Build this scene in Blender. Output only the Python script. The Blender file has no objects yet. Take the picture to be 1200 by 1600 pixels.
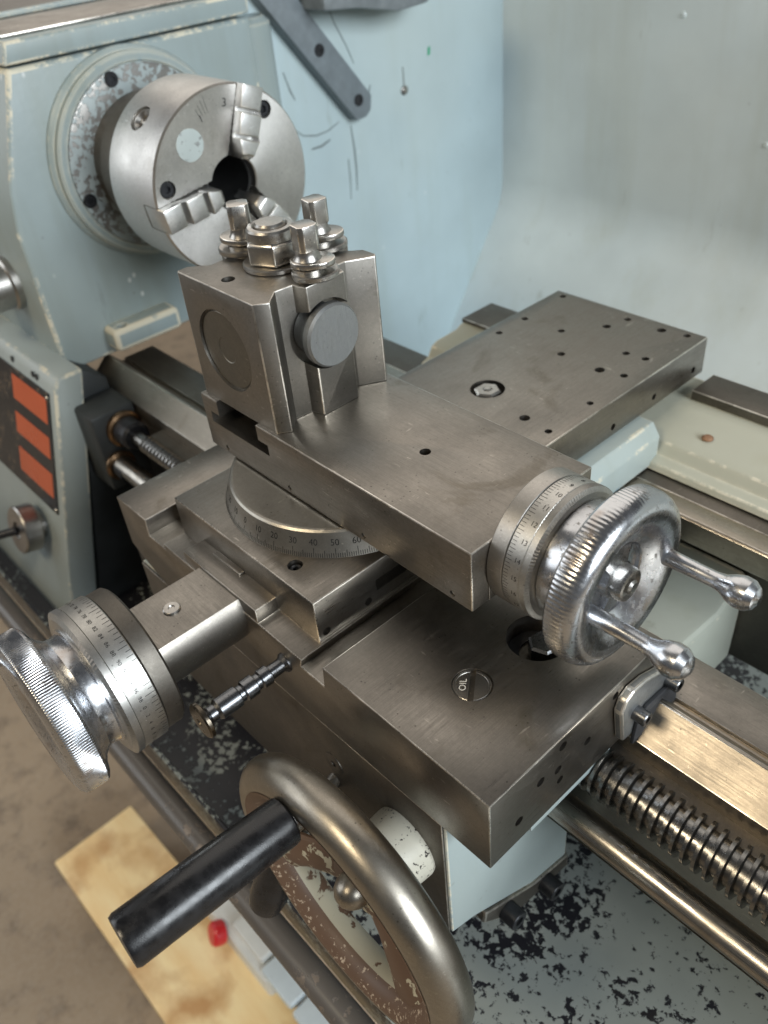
import bpy, bmesh, math, random
from mathutils import Vector, Matrix
random.seed(7)
S = bpy.context.scene
COL = S.collection
PI = math.pi

# ------------------------------------------------------------------ camera
RW = ((0.6750834, 0.7328715, -0.0846270), (0.4120054, -0.4696798, -0.7808024), (-0.6119754, 0.4922400, -0.6190201))
cam = bpy.data.cameras.new("camera")
cam.sensor_fit = 'VERTICAL'; cam.sensor_height = 36.0; cam.sensor_width = 27.0
cam.lens = 1318.93 / 1600 * 36.0
cam.clip_start = 0.01; cam.clip_end = 60
cam.dof.use_dof = True; cam.dof.focus_distance = 0.455; cam.dof.aperture_fstop = 8.5
camo = bpy.data.objects.new("camera", cam); COL.objects.link(camo)
m3 = Matrix((RW[0], [-v for v in RW[1]], [-v for v in RW[2]])).transposed()
camo.matrix_world = Matrix.Translation((0.150848, -0.165098, 0.355510)) @ m3.to_4x4()
S.camera = camo

# ------------------------------------------------------------------ world and lamps
W = bpy.data.worlds.new("World"); S.world = W; W.use_nodes = True
bg = W.node_tree.nodes["Background"]
bg.inputs[0].default_value = (0.92, 0.95, 1.0, 1); bg.inputs[1].default_value = 0.09

def area(name, loc, target, sx, sy, power, col):
    l = bpy.data.lights.new(name, 'AREA'); l.shape = 'RECTANGLE'; l.size = sx; l.size_y = sy
    l.energy = power; l.color = col
    o = bpy.data.objects.new(name, l); COL.objects.link(o)
    o.location = loc
    o.rotation_euler = (Vector(target) - Vector(loc)).to_track_quat('-Z', 'Y').to_euler()
    return o
area("doorway_light", (-3.6, -2.6, 1.5), (-0.2, 0.2, 0.05), 3.0, 2.4, 56, (0.93, 0.97, 1.0))
area("ceiling_light", (-2.6, 2.3, 3.2), (-0.6, 0.5, 0), 5.0, 5.0, 92, (1.0, 0.93, 0.84))
area("side_door_light", (3.7, 0.0, 1.7), (-0.6, 0.4, 0.0), 2.4, 1.8, 225, (0.88, 0.95, 1.0))
area("front_lamp", (-0.35, -1.9, 2.0), (0.0, 0.1, 0), 0.9, 0.5, 27, (1.0, 0.84, 0.60))

S.view_settings.view_transform = 'Standard'; S.view_settings.look = 'None'
S.view_settings.exposure = 0.0; S.view_settings.gamma = 1.0
S.view_settings.use_curve_mapping = False
S.cycles.max_bounces = 6

# ------------------------------------------------------------------ materials
class NT:
    def __init__(s, name):
        s.m = bpy.data.materials.new(name); s.m.use_nodes = True
        s.t = s.m.node_tree; s.n = s.t.nodes; s.l = s.t.links
        s.b = s.n["Principled BSDF"]
        s.co = s.n.new("ShaderNodeTexCoord").outputs["Object"]
    def set(s, k, v):
        if hasattr(v, 'is_linked') or hasattr(v, 'links'): s.l.new(v, s.b.inputs[k])
        else: s.b.inputs[k].default_value = (*v, 1) if isinstance(v, tuple) and len(v) == 3 else v
    def mapping(s, scale, rot=(0, 0, 0)):
        n = s.n.new("ShaderNodeMapping"); s.l.new(s.co, n.inputs[0])
        n.inputs["Scale"].default_value = scale; n.inputs["Rotation"].default_value = rot
        return n.outputs[0]
    def noise(s, scale, detail=4, rough=.55, vec=None, dist=0.0):
        n = s.n.new("ShaderNodeTexNoise"); n.inputs["Scale"].default_value = scale
        n.inputs["Detail"].default_value = detail; n.inputs["Roughness"].default_value = rough
        n.inputs["Distortion"].default_value = dist
        s.l.new(vec if vec else s.co, n.inputs["Vector"]); return n.outputs["Fac"]
    def voro(s, scale, vec=None, feat='F1'):
        n = s.n.new("ShaderNodeTexVoronoi"); n.feature = feat; n.inputs["Scale"].default_value = scale
        s.l.new(vec if vec else s.co, n.inputs["Vector"]); return n
    def ramp(s, fac, a, b, lo=0.0, hi=1.0):
        n = s.n.new("ShaderNodeMapRange"); s.l.new(fac, n.inputs[0])
        n.inputs[1].default_value = a; n.inputs[2].default_value = b
        n.inputs[3].default_value = lo; n.inputs[4].default_value = hi; return n.outputs[0]
    def mix(s, fac, a, b):
        n = s.n.new("ShaderNodeMix"); n.data_type = 'RGBA'
        for sock, v in ((n.inputs[0], fac), (n.inputs[6], a), (n.inputs[7], b)):
            if isinstance(v, (int, float)): sock.default_value = v
            elif isinstance(v, tuple): sock.default_value = (*v, 1)
            else: s.l.new(v, sock)
        return n.outputs[2]
    def math(s, op, a, b=0.0, clamp=False):
        n = s.n.new("ShaderNodeMath"); n.operation = op; n.use_clamp = clamp
        for sock, v in ((n.inputs[0], a), (n.inputs[1], b)):
            if isinstance(v, (int, float)): sock.default_value = v
            else: s.l.new(v, sock)
        return n.outputs[0]
    def bump(s, h, strength, dist=0.001, normal=None):
        n = s.n.new("ShaderNodeBump"); n.inputs["Strength"].default_value = strength
        n.inputs["Distance"].default_value = dist; s.l.new(h, n.inputs["Height"])
        if normal: s.l.new(normal, n.inputs["Normal"])
        return n.outputs[0]
    def edge(s, radius, lo=.02, hi=.12):
        b = s.n.new("ShaderNodeBevel"); b.samples = 3; b.inputs["Radius"].default_value = radius
        g = s.n.new("ShaderNodeNewGeometry")
        d = s.n.new("ShaderNodeVectorMath"); d.operation = 'DOT_PRODUCT'
        s.l.new(b.outputs[0], d.inputs[0]); s.l.new(g.outputs["Normal"], d.inputs[1])
        return s.ramp(d.outputs["Value"], 1 - lo, 1 - hi)

EDGE = {}
def steel(name, col, rough=.36, brush=None, wear=True, edge_only=False, stain=.5, metal=1.0, edge_r=.0011, aniso=0.0, scr=1.0):
    t = NT(name)
    big = t.noise(28, 5, .6); fine = t.noise(420, 3, .6)
    sc = {None: (1, 1, 1), 'x': (.03, 1, 1), 'y': (1, .03, 1), 'z': (1, 1, .03)}[brush]
    br = t.noise(1500 if brush else 2600, 3, .6, t.mapping(sc))
    dark = tuple(c * .84 for c in col); lite = tuple(min(1, c * 1.10) for c in col)
    c = t.mix(t.ramp(big, .3, .72), dark, lite)
    c = t.mix(t.ramp(fine, .35, .7, 0, .40), c, tuple(x * .68 for x in col))
    c = t.mix(t.ramp(br, .42, .66, 0, .40), c, tuple(x * .66 for x in col))
    gr = t.noise(1700, 2, .5); c = t.mix(t.ramp(gr, .60, .72, 0, .5), c, tuple(min(1, x * 1.35) for x in col))
    pit = t.ramp(t.voro(260).outputs["Distance"], .10, .16, 1, 0)
    c = t.mix(t.math('MULTIPLY', pit, t.ramp(t.noise(60, 2), .50, .60, 0, .8)), c, tuple(x * .35 for x in col))
    # oil stains
    st = t.ramp(t.noise(17, 5, .6, None, 1.2), .60, .70, 0, stain * .8)
    c = t.mix(st, c, (col[0] * .42, col[1] * .38, col[2] * .30))
    # short bright scratches in two directions
    s1 = t.ramp(t.noise(430, 2, .5, t.mapping((.22, 1, 1), (.3, .2, .9))), .68, .73)
    s2 = t.ramp(t.noise(470, 2, .5, t.mapping((1, .2, 1), (.1, .5, -.3))), .69, .74)
    msk = t.ramp(t.noise(24, 3), .50, .62)
    s = t.math('MULTIPLY', t.math('MAXIMUM', s1, s2), t.math('MULTIPLY', msk, .6 * scr))
    c = t.mix(s, c, tuple(min(1, x * 2.0) for x in col))
    r = t.math('ADD', t.ramp(big, .3, .7, rough + .08, rough - .05), t.ramp(br, .3, .7, -.06, .08))
    if edge_only:
        k = t.math('MULTIPLY', t.ramp(t.noise(260, 4, .7), .30, .46, .25, 1), t.ramp(t.noise(21, 4, .65), .34, .60, .05, 1))
        c = t.mix(k, c, (.86, .82, .75)); r = t.math('ADD', r, -.08)
    t.set("Base Color", c); t.set("Roughness", r); t.set("Metallic", metal)
    if aniso:
        tg = t.n.new("ShaderNodeTangent"); tg.direction_type = 'RADIAL'; tg.axis = 'X'
        t.set("Anisotropic", aniso); t.l.new(tg.outputs[0], t.b.inputs["Tangent"])
    t.set("Normal", t.bump(t.math('ADD', t.math('MULTIPLY', br, .5), t.math('MULTIPLY', fine, .5)), .12, .0004))
    if wear and not edge_only:
        EDGE[t.m.name] = steel(name + "_worn_edge", col, rough, brush, False, True, stain=stain)
    return t.m

def paint(name, col, chip=.5, dirt=.4, edge_r=.0016, blue=.35, rough=.38, under=(.62, .58, .46), bev=True, edge_only=False):
    t = NT(name)
    big = t.noise(7, 4, .55)
    c = t.mix(t.ramp(big, .3, .7), tuple(x * .88 for x in col), tuple(min(1, x * 1.06) for x in col))
    # runs and dull grime
    run = t.ramp(t.noise(16, 4, .6, t.mapping((1, 1, .12))), .52, .75, 0, dirt)
    c = t.mix(run, c, (col[0] * .72, col[1] * .68, col[2] * .56))
    spot = t.voro(55); sp = t.ramp(spot.outputs["Distance"], .06, .11, 1, 0)
    sm = t.ramp(t.noise(9, 2), .52, .6)
    c = t.mix(t.math('MULTIPLY', t.math('MULTIPLY', sp, sm), .55 * dirt), c, (.10, .08, .06))
    # pale knocks and soft grey scuffs
    kn = t.ramp(t.voro(42, t.mapping((1, 1, .7))).outputs["Distance"], .05, .10, 1, 0)
    c = t.mix(t.math('MULTIPLY', kn, t.ramp(t.noise(12, 2), .56, .62, 0, .9 if chip > .3 else .35)), c, (.66, .68, .66))
    sf = t.ramp(t.noise(30, 4, .65, t.mapping((1, 1, .22), (.25, 0, 0))), .66, .72, 0, .5)
    c = t.mix(sf, c, (col[0] * .62, col[1] * .60, col[2] * .55))
    wm = t.ramp(t.noise(2.6, 3, .5), .42, .68, 0, .45)
    c = t.mix(wm, c, (col[0] * 1.06, col[1] * .96, col[2] * .86))
    # older blue coat, primer, then bare places along the edges
    e = t.edge(.006, .01, .22) if bev else t.ramp(t.noise(5, 3), .60, .72, 0, .5)
    n1 = t.noise(75, 5, .7); n2 = t.noise(34, 5, .7)
    bl = t.math('ADD', t.math('MULTIPLY', e, .55), t.math('MULTIPLY', n2, 1.0))
    c = t.mix(t.ramp(bl, .78, .84, 0, blue), c, (.14, .30, .40))
    ch = t.math('ADD', t.math('MULTIPLY', e, .34 * chip + .06), n1)
    cm = t.ramp(ch, .86 - .12 * chip, .90 - .12 * chip)
    if edge_only: cm = t.ramp(t.math('ADD', t.math('MULTIPLY', t.noise(130, 6, .75), .5), t.math('MULTIPLY', t.noise(13, 3, .6), .6)), .53, .60)
    c = t.mix(cm, c, under)
    t.set("Base Color", c)
    t.set("Roughness", t.math('ADD', t.ramp(big, .3, .7, rough - .06, rough + .1), t.math('MULTIPLY', cm, .25)))
    t.set("Specular IOR Level", .45)
    t.set("Normal", t.bump(t.math('SUBTRACT', t.noise(150, 3), t.math('MULTIPLY', cm, .6)), .22, .0008))
    if edge_only: return t.m
    if chip > .3: EDGE[t.m.name] = paint(name + "_chipped_edge", col, 1.0, dirt, edge_r, blue, rough, under, False, True)
    return t.m

def plain(name, col, rough=.5, metal=0.0, var=.25, scale=60, bump=.1):
    t = NT(name)
    n = t.noise(scale, 4, .6)
    t.set("Base Color", t.mix(t.ramp(n, .3, .7), tuple(c * (1 - var) for c in col), tuple(min(1, c * (1 + var)) for c in col)))
    t.set("Roughness", t.ramp(n, .3, .7, max(.02, rough - .08), min(1, rough + .1))); t.set("Metallic", metal)
    if bump: t.set("Normal", t.bump(t.noise(scale * 8, 3), bump, .0005))
    return t.m

def flaked(name, col, under, lo, hi, scale=60, grad=None, rough=.4, under_rough=.35, metal_under=0.0, w=.03):
    """paint that has come off in sharp-edged flakes"""
    t = NT(name)
    d = t.noise(scale, 6, .62, None, .25); b = t.noise(scale * .12, 3, .5)
    v = t.math('ADD', d, t.ramp(b, .35, .65, lo, hi))
    if grad:   # (axis, from, to, amount): wear that grows along one direction
        sx = t.n.new("ShaderNodeSeparateXYZ"); t.l.new(t.co, sx.inputs[0])
        v = t.math('ADD', v, t.ramp(sx.outputs[grad[0]], grad[1], grad[2], 0, grad[3]))
    k = t.ramp(v, .60, .60 + w)
    c1 = t.mix(t.ramp(b, .3, .7), tuple(x * .85 for x in col), col)
    t.set("Base Color", t.mix(k, c1, under))
    t.set("Roughness", t.math('ADD', t.math('MULTIPLY', k, under_rough - rough), rough))
    t.set("Metallic", t.math('MULTIPLY', k, metal_under))
    t.set("Normal", t.bump(t.math('MULTIPLY', k, -1.0), .5, .0006))
    return t.m

GS = (.302, .278, .246)
MS = steel("ground_steel", GS, .35, 'x')
MSY = steel("ground_steel_crosswise", GS, .35, 'y')
MSD = steel("dull_steel", (.19, .173, .150), .48, None)
MTP = steel("tool_post_steel", (.285, .266, .238), .40, None, stain=.6)
MPLUG = steel("pitted_plug_steel", (.21, .195, .165), .46, None, stain=1.0, scr=1.4)
MTPG = steel("scraped_steel", (.42, .43, .43), .46, 'z')
MCH = steel("turned_steel", (.50, .475, .44), .36, None, stain=.25)
MCHF = steel("chuck_face_steel", (.74, .73, .71), .38, None, stain=.3)
MCHT = steel("turned_chuck_steel", (.66, .64, .61), .36, None, stain=.25, aniso=.7)
MBR = steel("polished_worn_steel", (.47, .45, .42), .30, None, stain=.5)
MSTEM = steel("oily_stem_steel", (.22, .225, .235), .26, None, stain=.5)
MDIAL = steel("dial_steel", (.60, .585, .55), .36, None, stain=.3)
MSWV = steel("swivel_steel", (.40, .375, .33), .36, None, stain=.4)
MWAY = steel("bed_way_steel", (.42, .375, .315), .34, 'x', stain=.35)
MSCREW = steel("lead_screw_steel", (.26, .255, .245), .27, None, stain=.6)
MROD = steel("feed_rod_steel", (.42, .395, .355), .28, 'x', stain=.4)
MRIM = steel("hand_polished_steel", (.40, .365, .31), .34, None, wear=False, stain=.2, scr=.6)
MDARK = plain("black_oxide_steel", (.035, .036, .040), .38, .6, .3, 200)
MHOLE = plain("hole_shade", (.012, .012, .012), .5, .0, .3, 200, 0)  # near-black colour stands in for the shade inside holes
MBLK = plain("black_handle_lacquer", (.010, .010, .011), .27, 0, .5, 120, .06)
MBRZ = plain("bronze", (.22, .14, .08), .33, 1.0, .25, 90)
MMARK = plain("engraved_black", (.02, .02, .02), .6, 0, .2, 200, 0)
MMARK.node_tree.nodes["Principled BSDF"].inputs["Specular IOR Level"].default_value = 0.0
MPALE = plain("engraved_pale", (.66, .62, .55), .5, 0, .2, 300, 0)
MOILYSHADE = plain("oily_shaded_casting", (.032, .036, .037), .5, 0, .35, 25)  # dirty casting, painted near black to hold the shade beside the gearbox
MRUB = plain("wiper_rubber", (.02, .021, .024), .55, 0, .3, 150)

def chrome():
    t = NT("worn_chrome")
    n = t.noise(90, 5, .65); p = t.ramp(t.noise(230, 4, .7), .58, .66)
    br = t.ramp(t.noise(40, 3, .6), .58, .68)
    c = t.mix(p, (.58, .59, .61), (.30, .29, .28))
    c = t.mix(t.math('MULTIPLY', br, .45), c, (.33, .24, .17))
    t.set("Base Color", c); t.set("Metallic", 1.0)
    t.set("Roughness", t.math('ADD', t.ramp(n, .3, .7, .16, .34), t.math('MULTIPLY', p, .16)))
    t.set("Normal", t.bump(t.math('SUBTRACT', n, p), .05, .0006)); return t.m
MCHR = chrome()
MCHRK = steel("worn_knurl", (.44, .37, .30), .34, None, wear=False, stain=.3)

PB = (.37, .435, .43)
MPAINT = paint("blue_grey_paint", PB)
MPAINTH = paint("headstock_paint", (.285, .345, .352), .95, .6)
MPANEL = paint("guard_panel_paint", (.41, .505, .53), .1, .3, blue=.08, rough=.36, bev=False)
MSPLASH = paint("splash_paint", (.63, .70, .71), .05, .35, blue=.03, rough=.34, bev=False)
MGREY = paint("gearbox_paint", (.335, .38, .375), .5, .4)
MCREAM = paint("cream_worn_paint", (.43, .45, .385), 1.35, .5, .0026, .9, .42, (.66, .62, .50))
MCREAM2 = paint("bridge_paint", (.37, .435, .43), .75, .5, .0026, .75)
MWHITEP = flaked("speckled_cream_paint", (.60, .57, .47), (.05, .045, .04), -.11, .06, 420)
MTRAY = flaked("flaked_tray_paint", (.265, .29, .272), (.014, .014, .018), -.10, .10, 165, (0, .14, -.06, .20), .40, .34)
MFLG = flaked("flaked_flange_paint", (.34, .39, .39), (.25, .24, .225), .06, .15, 170, None, .42, .4, .8)
MWHEELP = flaked("worn_cream_and_brown", (.145, .088, .058), (.52, .48, .36), -.10, .10, 110, None, .5, .5)
MSPECK = flaked("speckled_brown", (.145, .088, .058), (.50, .40, .30), -.08, .08, 330, None, .5, .5)
MLINE = flaked("chipped_cream_lining", (.50, .47, .36), (.14, .085, .055), -.10, .10, 90, None, .5, .5)
MCTRL = flaked("stained_rod", (.105, .092, .080), (.19, .155, .125), -.10, .10, 150, None, .35, .45, .3)

def floor_mat():
    t = NT("stained_concrete")
    a = t.noise(1.6, 5, .6); b = t.noise(14, 6, .65); f = t.noise(120, 3)
    c = t.mix(t.ramp(a, .3, .7), (.23, .175, .118), (.36, .28, .195))
    c = t.mix(t.ramp(b, .5, .66, 0, .7), c, (.12, .09, .065))
    c = t.mix(t.ramp(f, .4, .7, 0, .25), c, (.36, .31, .25))
    t.set("Base Color", c); t.set("Roughness", t.ramp(a, .3, .7, .5, .8)); t.set("Normal", t.bump(f, .2, .002)); return t.m
def wood_mat():
    t = NT("stained_plywood")
    g = t.noise(30, 5, .6, t.mapping((.25, 1, 1))); b = t.noise(13, 4, .5, None, .2)
    c = t.mix(t.ramp(g, .3, .7), (.84, .58, .27), (.96, .79, .46))
    c = t.mix(t.ramp(b, .48, .72, 0, .85), c, (.46, .22, .07))
    t.set("Base Color", c); t.set("Roughness", .6); t.set("Normal", t.bump(g, .3, .001)); return t.m
MFLOOR = floor_mat(); MWOOD = wood_mat()
MWHITE = plain("white_plastic", (.66, .67, .64), .42, 0, .06, 30, .03)
MPALEB = plain("pale_blue_plastic", (.60, .68, .72), .4, 0, .06, 30, .03)
MRED = plain("red_plastic", (.62, .025, .03), .35, 0, .1, 60, .03)
MORANGE = paint("orange_enamel", (.56, .115, .045), .25, .5, blue=0, rough=.28, under=(.3, .25, .2))
MLBLK = flaked("worn_black_enamel", (.016, .017, .02), (.17, .12, .075), -.10, .08, 240, None, .28, .4)

# ------------------------------------------------------------------ geometry helpers (millimetres in, metres out)
ORG = {}
def mesh_from(bm, smooth_angle=27):
    me = bpy.data.meshes.new("m"); bm.normal_update(); bm.to_mesh(me); bm.free()
    me.polygons.foreach_set("use_smooth", [True] * len(me.polygons))
    me.set_sharp_from_angle(angle=math.radians(smooth_angle)); return me
def thing(name, loc, label, cat, group=None):
    o = bpy.data.objects.new(name, None); COL.objects.link(o); o.empty_display_size = .02
    o.location = Vector(loc) / 1000; ORG[o.name] = Vector(loc)
    o["label"] = label; o["category"] = cat
    if group: o["group"] = group
    return o
def origin(o):
    while o.parent: o = o.parent
    return ORG[o.name]
def obj(name, bm, mat, parent=None, label=None, cut=None, ang=27, stuff=False):
    """bm in world millimetres; child of parent"""
    if cut: bm = boolean(bm, cut)
    L = origin(parent) if parent else Vector((0, 0, 0))
    for v in bm.verts: v.co = (v.co - L) / 1000
    me = mesh_from(bm, ang); o = bpy.data.objects.new(name, me); COL.objects.link(o)
    me.name = name; me.materials.append(mat); me.materials.append(EDGE.get(mat.name, mat))
    if parent: o.parent = parent
    if label: o["label"] = label
    if stuff: o["kind"] = "stuff"
    return o
def boolean(bm, cutters):
    me = bpy.data.meshes.new("t"); bm.to_mesh(me); bm.free()
    me.materials.append(MSD); me.materials.append(MDARK)
    a = bpy.data.objects.new("t", me); COL.objects.link(a); tmp = []
    for c in cutters:
        bmesh.ops.recalc_face_normals(c, faces=c.faces)
        mc = bpy.data.meshes.new("tc"); c.to_mesh(mc); c.free(); mc.materials.append(MSD)
        k = bpy.data.objects.new("tc", mc); COL.objects.link(k); tmp.append(k)
        md = a.modifiers.new("b", 'BOOLEAN'); md.object = k; md.operation = 'DIFFERENCE'; md.solver = 'EXACT'
    dg = bpy.context.evaluated_depsgraph_get(); ev = a.evaluated_get(dg)
    r = bmesh.new(); mm = ev.to_mesh(); r.from_mesh(mm); ev.to_mesh_clear()
    for k in tmp + [a]: bpy.data.objects.remove(k)
    return r
def bevel(bm, w, seg=2, ang=30):
    bm.normal_update()
    es = [e for e in bm.edges if len(e.link_faces) == 2 and e.is_convex and e.calc_face_angle(0) > math.radians(ang)]
    if w: bmesh.ops.bevel(bm, geom=es, offset=w, segments=seg, profile=.5, affect='EDGES', clamp_overlap=True, material=1)
    return bm
def box(x0, x1, y0, y1, z0, z1, bev=0.6, seg=2):
    bm = bmesh.new()
    v = [bm.verts.new((x, y, z)) for x in sorted((x0, x1)) for y in sorted((y0, y1)) for z in sorted((z0, z1))]
    for f in ((0, 1, 3, 2), (4, 6, 7, 5), (0, 4, 5, 1), (2, 3, 7, 6), (0, 2, 6, 4), (1, 5, 7, 3)): bm.faces.new([v[i] for i in f])
    return bevel(bm, bev, seg)
def prism(pts, axis, a, b, bev=0.6, seg=2):
    """pts: polygon in the other two axes (x->(y,z), y->(x,z), z->(x,y)); extruded from a to b"""
    bm = bmesh.new()
    def P(p, t): return {'x': (t, p[0], p[1]), 'y': (p[0], t, p[1]), 'z': (p[0], p[1], t)}[axis]
    A = [bm.verts.new(P(p, a)) for p in pts]; B = [bm.verts.new(P(p, b)) for p in pts]
    bm.faces.new(A); bm.faces.new(B[::-1]); n = len(pts)
    for i in range(n): bm.faces.new((A[i], B[i], B[(i + 1) % n], A[(i + 1) % n]))
    bmesh.ops.recalc_face_normals(bm, faces=bm.faces)
    return bevel(bm, bev, seg)
def frame(axis):
    return {'x': (Vector((1, 0, 0)), Vector((0, 1, 0)), Vector((0, 0, 1))),
            'y': (Vector((0, 1, 0)), Vector((0, 0, 1)), Vector((1, 0, 0))),
            'z': (Vector((0, 0, 1)), Vector((1, 0, 0)), Vector((0, 1, 0)))}[axis]
def rev(prof, c, axis, seg=64, closed=False, rot=0.0, rfun=None):
    """revolve (r, t) profile about axis through c; t is measured from c along the axis"""
    if isinstance(axis, str): A, U, V = frame(axis)
    else:
        A = Vector(axis).normalized(); U = A.orthogonal().normalized(); V = A.cross(U)
    bm = bmesh.new(); c = Vector(c); rings = []
    for r, t in prof:
        if r < 1e-6: rings.append([bm.verts.new(c + A * t)])
        else:
            ring = []
            for i in range(seg):
                a = rot + 2 * PI * i / seg; rr = r
                if rfun: rr = rfun(r, t, i)
                ring.append(bm.verts.new(c + A * t + (U * math.cos(a) + V * math.sin(a)) * rr))
            rings.append(ring)
    pairs = list(zip(rings, rings[1:])) + ([(rings[-1], rings[0])] if closed else [])
    for p, q in pairs:
        for i in range(seg):
            j = (i + 1) % seg
            if len(p) == 1 and len(q) == 1: break
            if len(p) == 1: bm.faces.new((p[0], q[j], q[i]))
            elif len(q) == 1: bm.faces.new((p[i], p[j], q[0]))
            else: bm.faces.new((p[i], p[j], q[j], q[i]))
    if not closed:
        for ring in (rings[0], rings[-1]):
            if len(ring) > 2: bm.faces.new(ring)
    bmesh.ops.recalc_face_normals(bm, faces=bm.faces)
    return bm
def cyl(c, axis, r, t0, t1, seg=40, ch=.5, rot=0.0):
    ch = min(ch, r * .4, abs(t1 - t0) * .4); s = 1 if t1 > t0 else -1
    p = [(0, t0), (r - ch, t0), (r, t0 + s * ch), (r, t1 - s * ch), (r - ch, t1), (0, t1)] if ch else [(0, t0), (r, t0), (r, t1), (0, t1)]
    return rev(p, c, axis, seg, rot=rot)
def join(*bms):
    r = bmesh.new()
    for b in bms:
        me = bpy.data.meshes.new("j"); b.to_mesh(me); b.free(); r.from_mesh(me); bpy.data.meshes.remove(me)
    return r
def torus(c, axis, R, r, n=96, m=24, p0=0.0, p1=2 * PI):
    A, U, V = frame(axis); bm = bmesh.new(); c = Vector(c); full = abs(p1 - p0 - 2 * PI) < 1e-6
    mm = m if full else m + 1; g = []
    for i in range(n):
        a = 2 * PI * i / n; d = U * math.cos(a) + V * math.sin(a); row = []
        for j in range(mm):
            b = p0 + (p1 - p0) * j / m
            row.append(bm.verts.new(c + d * (R + r * math.cos(b)) + A * (r * math.sin(b))))
        g.append(row)
    for i in range(n):
        for j in range(m):
            k = (j + 1) % mm if full else j + 1
            bm.faces.new((g[i][j], g[(i + 1) % n][j], g[(i + 1) % n][k], g[i][k]))
    bmesh.ops.recalc_face_normals(bm, faces=bm.faces)
    return bm
def xf(bm, M):
    bmesh.ops.transform(bm, matrix=M, verts=bm.verts); return bm
def sock(c, axis, r, depth, t=0.0, sgn=1):
    """hexagon socket cutter: opens at t, goes in by depth against sgn"""
    return rev([(0, t + sgn * 1), (r, t + sgn * 1), (r, t - sgn * depth), (0, t - sgn * depth)], c, axis, 6, rot=.3)
def cap_screw(name, c, axis, sgn, r, h, parent, mat=None, hexr=None, label=None):
    """socket cap screw whose head stands h proud of c along axis*sgn"""
    b = cyl(c, axis, r, -sgn * 1.5, sgn * h, 28, .5)
    return obj(name, b, mat or MDARK, parent, label, cut=[sock(c, axis, hexr or r * .52, h * .62, sgn * h, sgn)])
def hole(c, axis, r, depth, sgn=1, seg=24):
    return rev([(0, sgn * 1.0), (r, sgn * 1.0), (r, -sgn * depth), (0, -sgn * depth)], c, axis, seg)

TXT = {}
def text_polys(s):
    if s not in TXT:
        cu = bpy.data.curves.new("txt", 'FONT'); cu.body = s; cu.size = 1.0; cu.align_x = 'CENTER'; cu.align_y = 'CENTER'; cu.resolution_u = 3
        o = bpy.data.objects.new("txt", cu); COL.objects.link(o)
        ev = o.evaluated_get(bpy.context.evaluated_depsgraph_get()); me = ev.to_mesh()
        TXT[s] = ([tuple(v.co[:2]) for v in me.vertices], [tuple(p.vertices) for p in me.polygons])
        ev.to_mesh_clear(); bpy.data.objects.remove(o); bpy.data.curves.remove(cu)
    return TXT[s]
def put_text(bm, s, size, fn, sx=1.0):
    vs, fs = text_polys(s); V = [bm.verts.new(fn(x * size * sx, y * size)) for x, y in vs]
    for f in fs:
        try: bm.faces.new([V[i] for i in f])
        except ValueError: pass
def put_quad(bm, fn, u0, u1, v0, v1):
    V = [bm.verts.new(fn(u, v)) for u, v in ((u0, v0), (u1, v0), (u1, v1), (u0, v1))]; bm.faces.new(V)

# ================================================================== SETTING
fl = obj("floor", box(-6000, 6000, -6000, 6000, -980, -940, 0), MFLOOR); fl["kind"] = "structure"

# ------------------------------------------------------------------ lathe bed
T = thing("lathe_bed", (-120, 230, -170), "ground steel bed ways of the lathe running under the carriage", "lathe bed")
front = [(117.5, -52), (134, -37.5), (136, -37.5), (149, -51.5), (152, -51.5), (152, -190), (130, -190), (130, -84), (114, -72), (114, -54)]
obj("front_way", prism(front, 'x', -655, 420, .5), MWAY, T)
obj("flat_way", prism([(152.3, -49.5), (187, -49.5), (187, -78), (170, -84), (170, -190), (152.3, -190)], 'x', -655, 420, .5), MS, T)
rear = [(319.5, -50), (357, -50), (357, -78), (350, -86), (350, -190), (330, -190), (330, -86), (319.5, -74)]
obj("rear_way", prism(rear, 'x', -655, 420, .8), MSD, T)
obj("rail_edge", prism([(300, -51.5), (302, -50), (319, -50), (319, -74), (304, -74), (300, -71)], 'x', -655, 420, .5), MWAY, T, "bright front edge of the rear way")
for x in (-420, -95, 235):
    obj("cross_rib", prism([(171, -96), (195, -104), (290, -112), (329, -96), (329, -190), (171, -190)], 'x', x, x + 62, 6, 3), MCREAM, T)
bm = bmesh.new(); n = 150; A = []
for i in range(n * 4 + 1):
    x = -520 + i * 5.0 / 4; z = (-80, -80, -75.5, -75.5)[i % 4]
    A.append([bm.verts.new((x, y, zz)) for y, zz in ((101, -66), (101, z), (114, z), (114, -66))])
for p, q in zip(A, A[1:]):
    for j in range(4): bm.faces.new((p[j], q[j], q[(j + 1) % 4], p[(j + 1) % 4]))
obj("rack", bm, MSD, T)

# ------------------------------------------------------------------ chip tray, lead screw, feed rod, control rod
T = thing("chip_tray", (-100, 120, -300), "grey chip tray under the carriage with black flaking paint", "chip tray")
obj("tray_floor", box(-900, 700, -40, 620, -300, -296, 0), MTRAY, T)
obj("rear_panel", prism([(130, -192), (146, -192), (230, -296), (210, -296)], 'x', -655, 600, 1), MPAINT, T)
obj("tray_rim", prism([(-44, -300), (-40, -300), (-40, -262), (-44, -262)], 'x', -900, 700, 1), MTRAY, T)
o = obj("control_rod", cyl((-300, -63, -262), 'x', 11, -700, 900, 32, 1), MCTRL); o["label"] = "brown stained round rod along the front of the tray"; o["category"] = "rod"

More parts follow.
